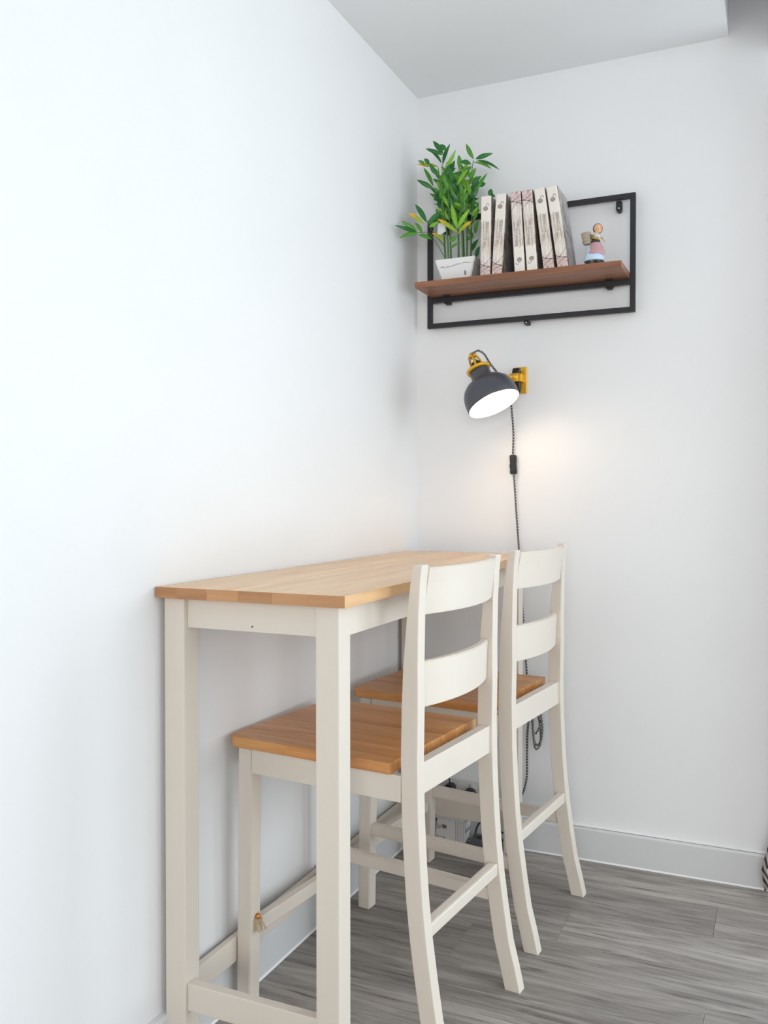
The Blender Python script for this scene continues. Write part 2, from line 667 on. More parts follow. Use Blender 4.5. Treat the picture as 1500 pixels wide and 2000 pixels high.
# ------------------------------------------------------------------ the room
H = 2.40
XB = .946          # where the lowered ceiling ends
struct(box('wall_left', (-.12, 0, -5.8, .32, -.05, 2.85), M['wall']), 'smooth white wall behind the bar table', 'wall')
struct(boxes('wall_back', [(0, 1.09, 0, .30, -.05, 2.85), (1.09, 2.95, 0, .30, 2.26, 2.85), (2.95, 3.6, 0, .30, -.05, 2.85)], M['wall']),
       'pale grey-white wall carrying the shelf and lamp', 'wall')
struct(boxes('wall_right', [(3.6, 3.72, -5.8, -1.95, -.05, 2.85), (3.6, 3.72, -.15, .32, -.05, 2.85), (3.6, 3.72, -1.95, -.15, -.05, .30), (3.6, 3.72, -1.95, -.15, 2.20, 2.85)], M['wall']), 'plain white wall at the far side of the room', 'wall')
struct(boxes('wall_rear', [(0, 1.05, -5.8, -5.68, -.05, 2.85), (3.35, 3.6, -5.8, -5.68, -.05, 2.85), (1.05, 3.35, -5.8, -5.68, -.05, .65), (1.05, 3.35, -5.8, -5.68, 2.25, 2.85)], M['wall']),
       'white wall behind the viewpoint with a wide opening added for fill light', 'wall')
cl = struct(box('ceiling', (0, XB, -5.68, 0, H, 2.85), M['ceiling']), 'lowered white ceiling over the table corner', 'ceiling')
struct(box('ceiling', (XB, 1.10, -5.68, 0, 2.80, 2.85), M['ceiling']), 'deep ceiling slot between the lowered ceiling and the added one', 'ceiling')
struct(box('ceiling', (1.10, 3.6, -5.68, 0, 2.33, 2.85), M['ceiling']), 'unseen lowered white ceiling added to keep light out of the slot', 'ceiling')  # out of view, shaped to block daylight from the slot

# floor: dark bed with separate planks
fl = struct(box('floor', (0, 3.6, -5.68, 0, -.05, -.0045), M['floor_base']), 'grey wood plank floor', 'floor')
PW = .178
row_joint = {0: .30, 1: .942, 2: .588, 3: .370, 4: .949, 5: .20, 6: .72, 7: 1.02}
plank_meshes = {}


def plank(x0, x1, y0, y1):
    key = (round(x1 - x0, 4), round(y1 - y0, 4))
    if key not in plank_meshes:
        lx, ly = key
        bm = bmesh.new()
        bm_box(bm, 0, lx, 0, ly, -.0044, 0)
        bmesh.ops.bevel(bm, geom=[e for e in bm.edges if all(v.co.z > -.001 for v in e.verts)], offset=.0006, segments=1, affect='EDGES')
        plank_meshes[key] = to_mesh(bm, 'plank')
    me = plank_meshes[key]
    return link('plank', me, M['floor'], fl, loc=(x0, y0, 0))


random.seed(4)
PL = 1.22
for rrow in range(0, 16):
    y1 = -.001 - rrow * PW
    y0 = y1 - PW + .0005
    j = row_joint.get(rrow, random.uniform(.1, 1.2))
    xs = [j + PL * k for k in range(-2, 4)]
    xs = [0.001] + [x for x in xs if .05 < x < 3.0] + [3.0]
    for a, b in zip(xs, xs[1:]):
        plank(a, b - .0005, y0, y1)
fb = box('plank', (0.001, 3.599, -5.679, -.001 - 16 * PW - .0005, -.0044, 0), M['floor'], fl)
fb['kind'] = 'stuff'
fr = box('plank', (3.0005, 3.599, -.001 - 16 * PW, -.001, -.0044, 0), M['floor'], fl)
fr['kind'] = 'stuff'


def baseboard(name, poly, axis, a0, a1, label):
    o = prism(name, poly, axis, a0, a1, M['trim'])
    struct(o, label, 'baseboard')
    return o


bb = [(0, .0005), (.015, .0005), (.015, .092), (.012, .099), (.003, .101), (0, .101)]
# along the left wall: profile in (x,z), extruded along y
bl_ = baseboard('baseboard_left', bb, 'y', -5.6, -.0155, 'white skirting board along the left wall under the table')
cb = prism('sealant_bead', [(.0151, .0005), (.0185, .0005), (.0151, .005)], 'y', -5.6, -.019, M['caulk'], bl_)
bk = baseboard('baseboard_back', [(-u, v) for u, v in bb], 'x', .0005, 1.088, 'white skirting board along the shelf wall')
prism('sealant_bead', [(-.0151, .0005), (-.0185, .0005), (-.0151, .005)], 'x', .016, 1.088, M['caulk'], bk)

prism('sealant_bead', [(-.0005, .1012), (-.012, .1012), (-.0005, .1055)], 'x', .016, 1.088, M['caulk'], bk)

# garden window right of the frame
w = struct(boxes('window_1', [(1.0905, 1.15, .10, .17, 0.0, 2.259), (2.89, 2.9495, .10, .17, 0.0, 2.259), (1.15, 2.89, .10, .17, 2.20, 2.259),
                              (1.15, 2.89, .10, .17, 0.0, .06), (1.99, 2.05, .10, .17, .06, 2.20)], M['window_frame'], bevel=.004),
           'white framed garden window beside the shelf wall', 'window')
for a, b in ((1.151, 1.989), (2.051, 2.889)):
    box('pane', (a, b, .132, .138, .061, 2.199), M['glass'], w)
w2 = struct(boxes('rear_fill_window', [(1.0505, 1.10, -5.77, -5.71, .651, 2.249), (3.30, 3.3495, -5.77, -5.71, .651, 2.249), (1.10, 3.30, -5.77, -5.71, .651, .70),
                               (1.10, 3.30, -5.77, -5.71, 2.20, 2.249)], M['window_frame'], bevel=.004),
            'unseen wide white framed window added in the rear wall for fill light', 'window')  # made-up window around the rear fill
box('pane', (1.101, 3.299, -5.744, -5.738, .701, 2.199), M['glass'], w2)

w3 = struct(boxes('side_fill_window', [(3.63, 3.69, -1.9495, -1.90, .3005, 2.1995), (3.63, 3.69, -.20, -.1505, .3005, 2.1995), (3.63, 3.69, -1.90, -.20, .3005, .35),
                               (3.63, 3.69, -1.90, -.20, 2.15, 2.1995)], M['window_frame'], bevel=.004),
            'unseen white framed window added in the right wall for fill light', 'window')  # made-up window around the side fill
box('pane', (3.657, 3.663, -1.899, -.201, .351, 2.149), M['glass'], w3)

# curtain at the window's edge: gathered sheet with a flared hem
cu = tag(empty('curtain', (1.213, -.075, .015)), 'white curtain with grey chevron pattern at the right edge', 'curtain')
bm = bmesh.new()
uvl = bm.loops.layers.uv.new('UVMap')
nu, nz = 60, 40
grid = []
for i in range(nz + 1):
    z = 2.2 * i / nz
    fl_ = 1 + .30 * math.exp(-((z - .05) / .10) ** 2)
    row = []
    for j in range(nu + 1):
        u = j / nu
        x = (u - .5) * .255 * fl_
        y = .030 * math.sin(u * 2 * math.pi * 4.5 + .6) * (1 + .3 * math.sin(z * 2))
        row.append(bm.verts.new((x, y, z)))
    grid.append(row)
for i in range(nz):
    for j in range(nu):
        f = bm.faces.new((grid[i][j], grid[i][j + 1], grid[i + 1][j + 1], grid[i + 1][j]))
        for l, (uu, vv) in zip(f.loops, ((j, i), (j + 1, i), (j + 1, i + 1), (j, i + 1))):
            l[uvl].uv = (uu / nu * .75, vv / nz * 2.2)
bmesh.ops.solidify(bm, geom=bm.faces[:], thickness=.0015)
link('cloth', to_mesh(bm, 'cloth'), M['curtain'], cu, True)
tube('curtain_rod', [(-.115, 0, 2.215), (1.2, 0, 2.215), (1.72, 0, 2.215)], .010, M['black_metal'], cu, 10, 1)
for x in (-.105, 1.68):
    tube('rod_bracket', [(x, 0, 2.215), (x, .073, 2.215)], .006, M['black_metal'], cu, 8, 1)

# ------------------------------------------------------------------ bar table
TX0, TX1, TY0, TY1, TZ = .004, .408, -1.338, -.088, .930
tb = tag(empty('bar_table', (0, 0, 0)), 'tall narrow bar table with pale wood top and cream legs along the wall', 'table')
seams = [TX0, .054, .122, .190, .262, .335, TX1]
for a, b in zip(seams, seams[1:]):
    lx = b - a - .00012
    o = box('stave', (0, lx, 0, TY1 - TY0, -.021, 0), M['table_wood'], tb, .0004)
    o.location = (a, TY0, TZ)
    o.data.materials.append(M['table_end_grain_shaded'])
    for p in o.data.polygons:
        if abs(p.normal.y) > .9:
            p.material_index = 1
LX0, LX1, LY0, LY1 = .012, .388, -1.322, -.112
LT = .050
for x0 in (LX0, LX1 - LT + .004):
    for y0 in (LY0, LY1 - LT):
        box('leg', (x0, x0 + LT - .004, y0, y0 + LT - .004, .0, TZ - .0215), M['cream'], tb, .0022)
AZ0, AZ1 = .852, TZ - .022
lw = LT - .004
box('apron', (LX0 + lw + .0003, LX1 - lw - .0003, LY0 + .010, LY0 + .030, AZ0, AZ1), M['cream'], tb, .0012)
box('apron', (LX0 + lw + .0003, LX1 - lw - .0003, LY1 - .034, LY1 - .014, AZ0, AZ1), M['cream'], tb, .0012)
box('apron', (LX1 - .022, LX1 - .004, LY0 + lw + .0003, LY1 - LT - .0003, AZ0, AZ1), M['cream'], tb, .0012)
box('apron', (LX0 + .004, LX0 + .022, LY0 + lw + .0003, LY1 - LT - .0003, AZ0, AZ1), M['cream'], tb, .0012)
RZ0, RZ1 = .115, .168
box('stretcher', (LX0 + lw + .0003, LX1 - lw - .0003, LY0 + .006, LY0 + .026, RZ0, RZ1), M['cream'], tb, .002)
box('stretcher', (LX0 + lw + .0003, LX1 - lw - .0003, LY1 - .034, LY1 - .014, RZ0, RZ1), M['cream'], tb, .002)
box('stretcher', (LX0 + .002, LX0 + .017, LY0 + lw + .0003, LY1 - LT - .0003, RZ0 - .012, RZ1 - .012), M['cream'], tb, .002)
lathe('screw_cap', [(.0016, 0), (.0016, .0008)], M['fig_eye'], tb, 8, mtx=Matrix.Translation((.204, LY0 + .0102, .862)) @ Matrix.Rotation(math.pi / 2, 4, 'X'))

# ------------------------------------------------------------------ bar stools
ST_TH = math.radians(-6.0)
post_front = [(0.0, .474), (.05, .4625), (.105, .448), (.18, .436), (.255, .4255), (.33, .4175), (.40, .4125), (.49, .408), (.60, .406), (.70, .4075), (.78, .411), (.88, .4195), (.94, .427), (.972, .433)]


def front_x(z):
    for (a, xa), (b, xb) in zip(post_front, post_front[1:]):
        if a <= z <= b:
            return xa + (xb - xa) * (z - a) / (b - a)
    return post_front[-1][1]


def post_depth(z):
    return .036 if z < .72 else .036 - (z - .72) / .25 * .017


def make_stool(name, loc, broken):
    s = empty(name, loc, ST_TH)
    SW, SZ = .200, .590
    # seat of five glued staves with rounded front corners
    sx0, sx1 = -.018, .386
    cuts = [-SW, -.122, -.043, .040, .118, SW]
    for i, (a, b) in enumerate(zip(cuts, cuts[1:])):
        b2 = b - .0003
        if i == 0:
            poly = [(sx1, a), (sx1, b2), (sx0, b2)]
            for k in range(7):
                t = math.pi + k / 6 * math.pi / 2
                poly.append((sx0 + .028 + .028 * math.cos(t), a + .028 + .028 * math.sin(t)))
        elif i == 4:
            poly = [(sx1, b2), (sx1, a), (sx0, a)][::-1]
            poly = [(sx0, a), (sx1, a), (sx1, b2)]
            for k in range(7):
                t = math.pi / 2 + k / 6 * math.pi / 2
                poly.append((sx0 + .028 + .028 * math.cos(t), b2 - .028 + .028 * math.sin(t)))
        else:
            poly = [(sx0, a), (sx1, a), (sx1, b2), (sx0, b2)]
        prism('seat_stave', poly, 'z', SZ - .022, SZ, M['seat_wood'], s, .0010)
    LW = .036
    fy = .176
    for sgn in (-1, 1):
        # front leg, slightly raked
        bm = bmesh.new()
        vs = bm_box(bm, .010, .010 + LW, sgn * fy - LW / 2, sgn * fy + LW / 2, 0, SZ - .0225)
        for v in vs:
            if v.co.z < .01:
                v.co.x -= .008
                v.co.x = .020 + (v.co.x - .020) * .94
        bmesh.ops.bevel(bm, geom=bm.edges[:], offset=.002, segments=2, affect='EDGES')
        link('leg', to_mesh(bm, 'leg'), M['cream'], s)
        # rear post, sabre shaped, foot to top
        poly = [(x, z) for z, x in post_front] + [(front_x(z) + post_depth(z), z) for z, x in post_front[::-1]]
        yc = sgn * .178
        prism('back_post', poly, 'y', yc - .0145, yc + .0145, M['cream'], s, .0022)
        # side apron
        box('side_apron', (.0465, front_x(.55) - .0003, sgn * .186 - .009, sgn * .186 + .009, .516, SZ - .0225), M['cream'], s, .0012)
        if not (broken and sgn < 0):
            bm = bmesh.new()
            vs = bm_box(bm, .0385, front_x(.21) + .002, sgn * .178 - .010, sgn * .178 + .010, .198, .230)
            for v in vs:
                if v.co.x > .2:
                    v.co.z -= .008
            bmesh.ops.bevel(bm, geom=bm.edges[:], offset=.003, segments=2, affect='EDGES')
            link('side_stretcher', to_mesh(bm, 'side_stretcher'), M['cream'], s)
    box('front_apron', (.020, .038, -fy + LW / 2, fy - LW / 2, .516, SZ - .0225), M['cream'], s, .0012)
    box('front_stretcher', (.012, .032, -fy + LW / 2 - .001, fy - LW / 2 + .001, .154, .186), M['cream'], s, .003)
    xb = front_x(.56)
    box('rear_apron', (xb + .008, xb + .030, -.1637, .1637, .527, .588), M['cream'], s, .0015)
    xr = front_x(.265)
    box('rear_stretcher', (xr + .010, xr + .032, -.1637, .1637, .253, .281), M['cream'], s, .004)
    # bowed back rails following the lean of the posts
    for z0, z1 in ((.693, .783), (.875, .966)):
        bm = bmesh.new()
        n, t = 14, .017
        lay = []
        for zi in range(4):
            z = z0 + (z1 - z0) * zi / 3
            row = []
            for j in range(n + 1):
                u = j / n * 2 - 1
                y = u * .1637
                x = front_x(z) + .004 + .026 * (1 - u * u)
                row.append((bm.verts.new((x, y, z)), bm.verts.new((x + t, y, z))))
            lay.append(row)
        for zi in range(3):
            for j in range(n):
                a, b, c, d = lay[zi][j], lay[zi][j + 1], lay[zi + 1][j + 1], lay[zi + 1][j]
                bm.faces.new((a[0], d[0], c[0], b[0]))
                bm.faces.new((a[1], b[1], c[1], d[1]))
        for j in range(n):
            for row in (lay[0], lay[3]):
                bm.faces.new((row[j][0], row[j + 1][0], row[j + 1][1], row[j][1]))
        for k in (0, n):
            for zi in range(3):
                bm.faces.new((lay[zi][k][0], lay[zi + 1][k][0], lay[zi + 1][k][1], lay[zi][k][1]))
        bmesh.ops.recalc_face_normals(bm, faces=bm.faces)
        ed = [e for e in bm.edges if len(e.link_faces) == 2 and e.calc_face_angle(0) > .8]
        bmesh.ops.bevel(bm, geom=ed, offset=.0022, segments=2, affect='EDGES')
        link('back_rail', to_mesh(bm, 'back_rail'), M['cream'], s)
    if broken:
        # remains of the missing near side stretcher: bolt head and torn chip on the front leg
        fx = .0405
        b = ellipsoid('bolt', (fx + .004, -.172, .200), (.006, .0065, .0085), M['copper'], s, 2)
        b['label'] = 'copper-coloured bolt where a stretcher is missing'
        prism('torn_chip', [(fx - .002, .176), (fx + .010, .176), (fx + .013, .171), (fx + .008, .186), (fx + .012, .197), (fx - .002, .199)], 'y', -.181, -.166, M['splinter'], s)
        tube('torn_chip', [(fx + .006, -.170, .198), (fx + .014, -.168, .188), (fx + .021, -.166, .176)], .0022, M['splinter'], s, 6, 3)
    return s


O2 = (.0782, -.3796, 0)
O1 = (.0462, -.9116, 0)
s1 = make_stool('bar_stool', O1, True)
tag(s1, 'cream bar stool with wood seat nearest the camera, missing one side stretcher', 'bar stool', 'bar stools at the table')
s2 = make_stool('bar_stool', O2, False)
tag(s2, 'cream bar stool with wood seat standing closer to the shelf wall', 'bar stool', 'bar stools at the table')

# ------------------------------------------------------------------ wall shelf
SY0, SY1 = -.0375, -.0225
SX0, SX1, SZ0, SZ1 = .049, .698, 1.642, 1.988
BT = .015
sh = tag(empty('wall_shelf', (0, 0, 0)), 'walnut board shelf in a black metal frame mounted on the wall', 'shelf')
boxes('frame', [(SX0, SX0 + BT, SY0, SY1, SZ0, SZ1), (SX1 - BT, SX1, SY0, SY1, SZ0, SZ1),
                (SX0 + BT, SX1 - BT, SY0, SY1, SZ1 - BT, SZ1), (SX0 + BT, SX1 - BT, SY0, SY1, SZ0, SZ0 + BT),
                (SX0 + BT, SX1 - BT, SY0, SY1, 1.7225, 1.7385)], M['black_metal'], sh, .0012)
box('board', (SX0 + BT + .001, SX1 - BT - .001, -.183, -.012, 1.739, 1.757), M['shelf_wood'], sh, .0010)
for x in (.12, .625):       # clips holding the board on the bar
    c = boxes('clip', [(x - .013, x + .013, SY0 - .003, SY0 - .0001, 1.716, 1.7388), (x - .009, x + .009, SY0 - .026, SY0 - .003, 1.7358, 1.7389), (x - .008, x + .008, SY0, SY1, 1.7135, 1.7224)], M['black_metal'], sh, .0008)
    ellipsoid('screw', (x, SY0 - .0035, 1.7165), (.0045, .003, .0045), M['black_metal'], c, 1)
for x in (.108, .648):      # wall tabs under the top bar
    prism('wall_tab', [(x - .008, SZ1 - BT), (x + .008, SZ1 - BT), (x + .008, SZ1 - .040), (x + .004, SZ1 - .046), (x - .004, SZ1 - .046), (x - .008, SZ1 - .040)], 'y', -.0225, -.001, M['black_metal'], sh, .001)
    ellipsoid('screw', (x, -.0225, SZ1 - .036), (.0042, .0022, .0042), M['screw'], sh, 1)
tb_ = prism('wall_tab', [(.364, SZ0), (.380, SZ0), (.378, SZ0 - .010), (.366, SZ0 - .010)], 'y', -.032, -.001, M['black_metal'], sh, .001)
ellipsoid('screw', (.372, -.032, SZ0 - .005), (.0038, .0022, .0038), M['screw'], sh, 1)

# ------------------------------------------------------------------ books on the shelf
BZ = 1.7572
BH, BD, BTK = .236, .126, .0325


def book(x, lean, flipped, label):
    b = empty('paperback_book', (x, 0, BZ))
    tag(b, label, 'book', 'matching paperbacks on the wall shelf')
    # lean about the lower corner that stays on the board
    b.rotation_euler = (0, math.radians(lean), 0)
    if lean > 0:
        b.location.x += BTK * math.cos(math.radians(lean))
        ox = -BTK / 2
    else:
        ox = BTK / 2
    cy = -.1650 + BD / 2
    bm = bmesh.new()
    t = .0012
    # one folded cover: left board, spine, right board (rounded spine edges)
    hw = BTK / 2
    outer = [(-hw, BD / 2), (-hw, -BD / 2 + .004), (-hw + .0015, -BD / 2 + .001), (-hw + .005, -BD / 2), (hw - .005, -BD / 2), (hw - .0015, -BD / 2 + .001), (hw, -BD / 2 + .004), (hw, BD / 2)]
    inner = [(-hw + t, BD / 2), (-hw + t, -BD / 2 + .0045), (-hw + .005, -BD / 2 + t), (hw - .005, -BD / 2 + t), (hw - t, -BD / 2 + .0045), (hw - t, BD / 2)]
    poly = outer + inner[::-1]
    lo = [bm.verts.new((u, v, -BH / 2)) for u, v in poly]
    hi = [bm.verts.new((u, v, BH / 2)) for u, v in poly]
    n = len(poly)
    bm.faces.new(lo[::-1]); bm.faces.new(hi)
    for i in range(n):
        bm.faces.new((lo[i], lo[(i + 1) % n], hi[(i + 1) % n], hi[i]))
    c = link('cover', to_mesh(bm, 'cover'), M['book'], b)
    c.location = (ox, cy, BH / 2)
    if flipped:
        c.rotation_euler = (0, math.pi, 0)
    p = box('pages', (-hw + t + .0001, hw - t - .0001, -BD / 2 + .005, BD / 2 - .002, -BH / 2 + .0015, BH / 2 - .0015), M['pages'], b)
    p.location = (ox, cy, BH / 2)
    return b


book(.2670, .6, False, 'paperback standing next to the potted plant, shell emblem at top')
book(.3025, 3.2, False, 'second paperback from the plant, leaning right, shell emblem at top')
book(.3725, -3.4, True, 'upside-down paperback third from the plant, emblem at the foot')
book(.4095, -4.1, True, 'upside-down paperback fourth from the plant, emblem at the foot')
book(.4590, -7.2, False, 'fifth paperback from the plant, leaning left against its neighbour')
book(.4995, -8.3, False, 'paperback closest to the figurine, leaning left with its front cover showing')

# ------------------------------------------------------------------ figurine
fg = tag(empty('figurine', (.606, -.152, 1.7572), CAM_YAW), 'small ceramic girl figurine with headscarf, pink apron and back basket', 'figurine')
lathe('skirt', [(.018, .014), (.0275, .010), (.029, .013), (.027, .024), (.022, .040), (.015, .054), (.011, .062)], M['fig_blue'], fg, 24, mtx=Matrix.Translation((-.004, 0, 0)))
# apron: shell over the front of the skirt
bm = bmesh.new()
g = []
for i in range(7):
    z = .030 + .032 * i / 6
    rr = .0262 - (.0262 - .0125) * (i / 6) ** 1.1 + .0025
    row = []
    for j in range(11):
        a = math.radians(-158 + 150 * j / 10)
        zz = z - (.005 * math.sin(j / 10 * math.pi) if i == 0 else 0) + (.003 if (i == 0 and 4 <= j <= 6) else 0)
        row.append(bm.verts.new((rr * math.cos(a) + .000, rr * math.sin(a), zz)))
    g.append(row)
for i in range(6):
    for j in range(10):
        bm.faces.new((g[i][j], g[i][j + 1], g[i + 1][j + 1], g[i + 1][j]))
bmesh.ops.solidify(bm, geom=bm.faces[:], thickness=.0018)
link('apron', to_mesh(bm, 'apron'), M['fig_pink'], fg)
lathe('bodice', [(.0115, .060), (.0125, .066), (.0115, .074)], M['fig_bodice'], fg, 20)
lathe('blouse', [(.0118, .072), (.0142, .079), (.0125, .086), (.0062, .0905), (.0055, .094)], M['fig_blouse'], fg, 20, mtx=Matrix.Translation((.001, 0, 0)))
hd = ellipsoid('head', (.0056, -.002, .1035), (.0115, .0112, .0128), M['fig_skin'], fg, 3)
sc = ellipsoid('headscarf', (.0062, .0022, .1045), (.0142, .0118, .0150), M['fig_scarf'], fg, 3)
for x in (.0022, .0098):
    ellipsoid('eye', (x, -.0122, .1050), (.0012, .0009, .0016), M['fig_eye'], hd, 1)
for x in (.0000, .0112):
    ellipsoid('cheek', (x + .0004, -.0112, .1010), (.0024, .0016, .0020), M['fig_cheek'], hd, 1)
ellipsoid('nose', (.0058, -.0134, .1025), (.0012, .0013, .0014), M['fig_skin'], hd, 1)
ellipsoid('mouth', (.0058, -.0120, .0980), (.0024, .0010, .0009), M['fig_cheek'], hd, 1)
tube('arm', [(.012, -.004, .083), (.019, -.008, .076), (.022, -.014, .067)], .0048, M['fig_blouse'], fg, 10, 5, .0034)
tube('arm', [(-.010, -.004, .083), (-.006, -.013, .075), (.004, -.017, .071)], .0048, M['fig_gold'], fg, 10, 5, .0036)
ellipsoid('hand', (.0228, -.0150, .0648), (.0032, .0030, .0036), M['fig_skin'], fg, 2)
ellipsoid('hand', (.0065, -.0180, .0702), (.0036, .0030, .0030), M['fig_skin'], fg, 2)
bk_ = lathe('basket', [(.0095, .0), (.0115, .003), (.0125, .016), (.0135, .030), (.0140, .033), (.0118, .033), (.0105, .006)], M['fig_basket'], fg, 20, mtx=Matrix.Translation((-.0225, .004, .060)) @ Matrix.Rotation(math.radians(-8), 4, 'Y'))
for zz in (.008, .017, .026):
    rr_ = .0128 + .0009 * (zz - .008) / .018
    ring = [(-.0225 - .0012 + rr_ * math.cos(a) - zz * .13 * 0, .004 + rr_ * math.sin(a), .060 + zz) for a in [2 * math.pi * q / 16 for q in range(17)]]
    tube('weave', ring, .0011, M['fig_basket'], bk_, 6, 2)
ellipsoid('strap', (-.010, -.006, .080), (.0026, .0085, .0026), M['fig_bodice'], fg, 2)
for x in (-.011, .009):
    ellipsoid('shoe', (x, -.008, .0050), (.0062, .0100, .0050), M['fig_brown'], fg, 2)
    ellipsoid('sock', (x, -.002, .0110), (.0042, .0042, .0060), M['paper'], fg, 2)
lathe('base', [(.019, 0), (.0195, .0012), (.018, .0022)], M['fig_brown'], fg, 24, mtx=Matrix.Translation((-.003, .002, 0)))

# ------------------------------------------------------------------ potted bamboo
pl = tag(empty('potted_bamboo', (.184, -.106, 1.7572)), 'artificial bamboo plant with green leaves in a white square pot', 'potted plant')
PB = Vector((.184, -.106, 1.7572))
bm = bmesh.new()
lv = [(.044, 0), (.065, .068), (.057, .068), (.052, .058)]
rings = []
for r, z in lv:
    rings.append([bm.verts.new((sx * r, sy * r * .76, z)) for sx, sy in ((-1, -1), (1, -1), (1, 1), (-1, 1))])
for a, b in zip(rings, rings[1:]):
    for i in range(4):
        bm.faces.new((a[i], a[(i + 1) % 4], b[(i + 1) % 4], b[i]))
bm.faces.new(rings[0][::-1]); bm.faces.new(rings[-1])
bmesh.ops.recalc_face_normals(bm, faces=bm.faces)
bmesh.ops.bevel(bm, geom=[e for e in bm.edges if e.calc_face_angle(0) > .5], offset=.0025, segments=2, affect='EDGES')
link('pot', to_mesh(bm, 'pot'), M['pot'], pl)
random.seed(11)
bm = bmesh.new()
for i in range(70):
    mt = Matrix.Translation((random.uniform(-.045, .045), random.uniform(-.034, .034), .057 + random.uniform(0, .010))) @ Matrix.Diagonal((random.uniform(.004, .008), random.uniform(.004, .007), random.uniform(.003, .006), 1))
    bmesh.ops.create_icosphere(bm, subdivisions=1, radius=1.0, matrix=mt)
pe = link('pebbles', to_mesh(bm, 'pebbles'), M['pebble'], pl, True)
pe['kind'] = 'stuff'


def zp(zx, zy, y):
    """point on the plant from its place in the close-up, at depth y (kept clear of the left wall)"""
    px, py = 760 + zx / 6.25, 260 + zy / 6.25
    p = at_y(px, py, y)
    while p.x < .018:
        y -= .01
        p = at_y(px, py, y)
    return p - PB


def leaf(base, tip, mat, w=.0062, droop=.0):
    ax = tip - base
    L = ax.length
    if L < .012:
        return
    ax.normalize()
    cam_dir = (CAM_POS - (PB + base)).normalized()
    nrm = (cam_dir + Vector((random.uniform(-.5, .5), random.uniform(-.5, .5), random.uniform(.0, .7)))).normalized()
    side = ax.cross(nrm).normalized()
    nrm = side.cross(ax).normalized()
    bm = bmesh.new()
    uvl = bm.loops.layers.uv.new('UVMap')
    prof = [(0, .10), (.10, .45), (.25, .85), (.42, 1.0), (.60, .90), (.78, .62), (.91, .30), (1, .03)]
    rows = []
    for t, k in prof:
        c = base + ax * (L * t) + nrm * (L * .07 * math.sin(t * math.pi)) - Vector((0, 0, 1)) * droop * t * t
        ww = w * k
        rows.append((t, [bm.verts.new(c - side * ww + nrm * ww * .35), bm.verts.new(c), bm.verts.new(c + side * ww + nrm * ww * .35)]))
    for (t0, a), (t1, b) in zip(rows, rows[1:]):
        for i in range(2):
            f = bm.faces.new((a[i], a[i + 1], b[i + 1], b[i]))
            for l, uv in zip(f.loops, ((i / 2, t0), ((i + 1) / 2, t0), ((i + 1) / 2, t1), (i / 2, t1))):
                l[uvl].uv = uv
    me = bpy.data.meshes.new('leaf')
    bm.to_mesh(me)
    bm.free()
    link('leaf', me, M[mat], pl, True)


STEMS = [
    ([(690, 1545), (665, 1150), (640, 760), (650, 380)], -.11), ([(760, 1545), (742, 1200), (725, 800), (700, 420)], -.13),
    ([(850, 1540), (842, 1200), (800, 800), (760, 380)], -.09), ([(905, 1535), (890, 1150), (868, 800), (850, 400)], -.12),
    ([(950, 1530), (950, 1150), (955, 800), (1030, 330)], -.10), ([(995, 1530), (1005, 1150), (1020, 850), (1060, 520)], -.08),
    ([(725, 1545), (712, 1280), (660, 900), (600, 420)], -.14), ([(830, 1540), (845, 1380), (835, 1160)], -.155),
    ([(920, 1535), (905, 1250), (880, 1000), (900, 620)], -.07), ([(700, 1545), (600, 1380), (480, 1220), (345, 1215)], -.15),
    ([(690, 1545), (680, 1400), (560, 1240), (465, 1100)], -.13)]
for pts, y in STEMS:
    P3 = [zp(px, py, y) for px, py in pts]
    P3[0].z = .058
    P3[0].x = max(-.045, min(.045, P3[0].x)); P3[0].y = max(-.034, min(.034, P3[0].y))
    thin = len(pts) == 3 or pts[-1][0] < 500
    tube('stem', P3, .0016 if thin else .0032, M['stem'], pl, 7, 5, .0010)

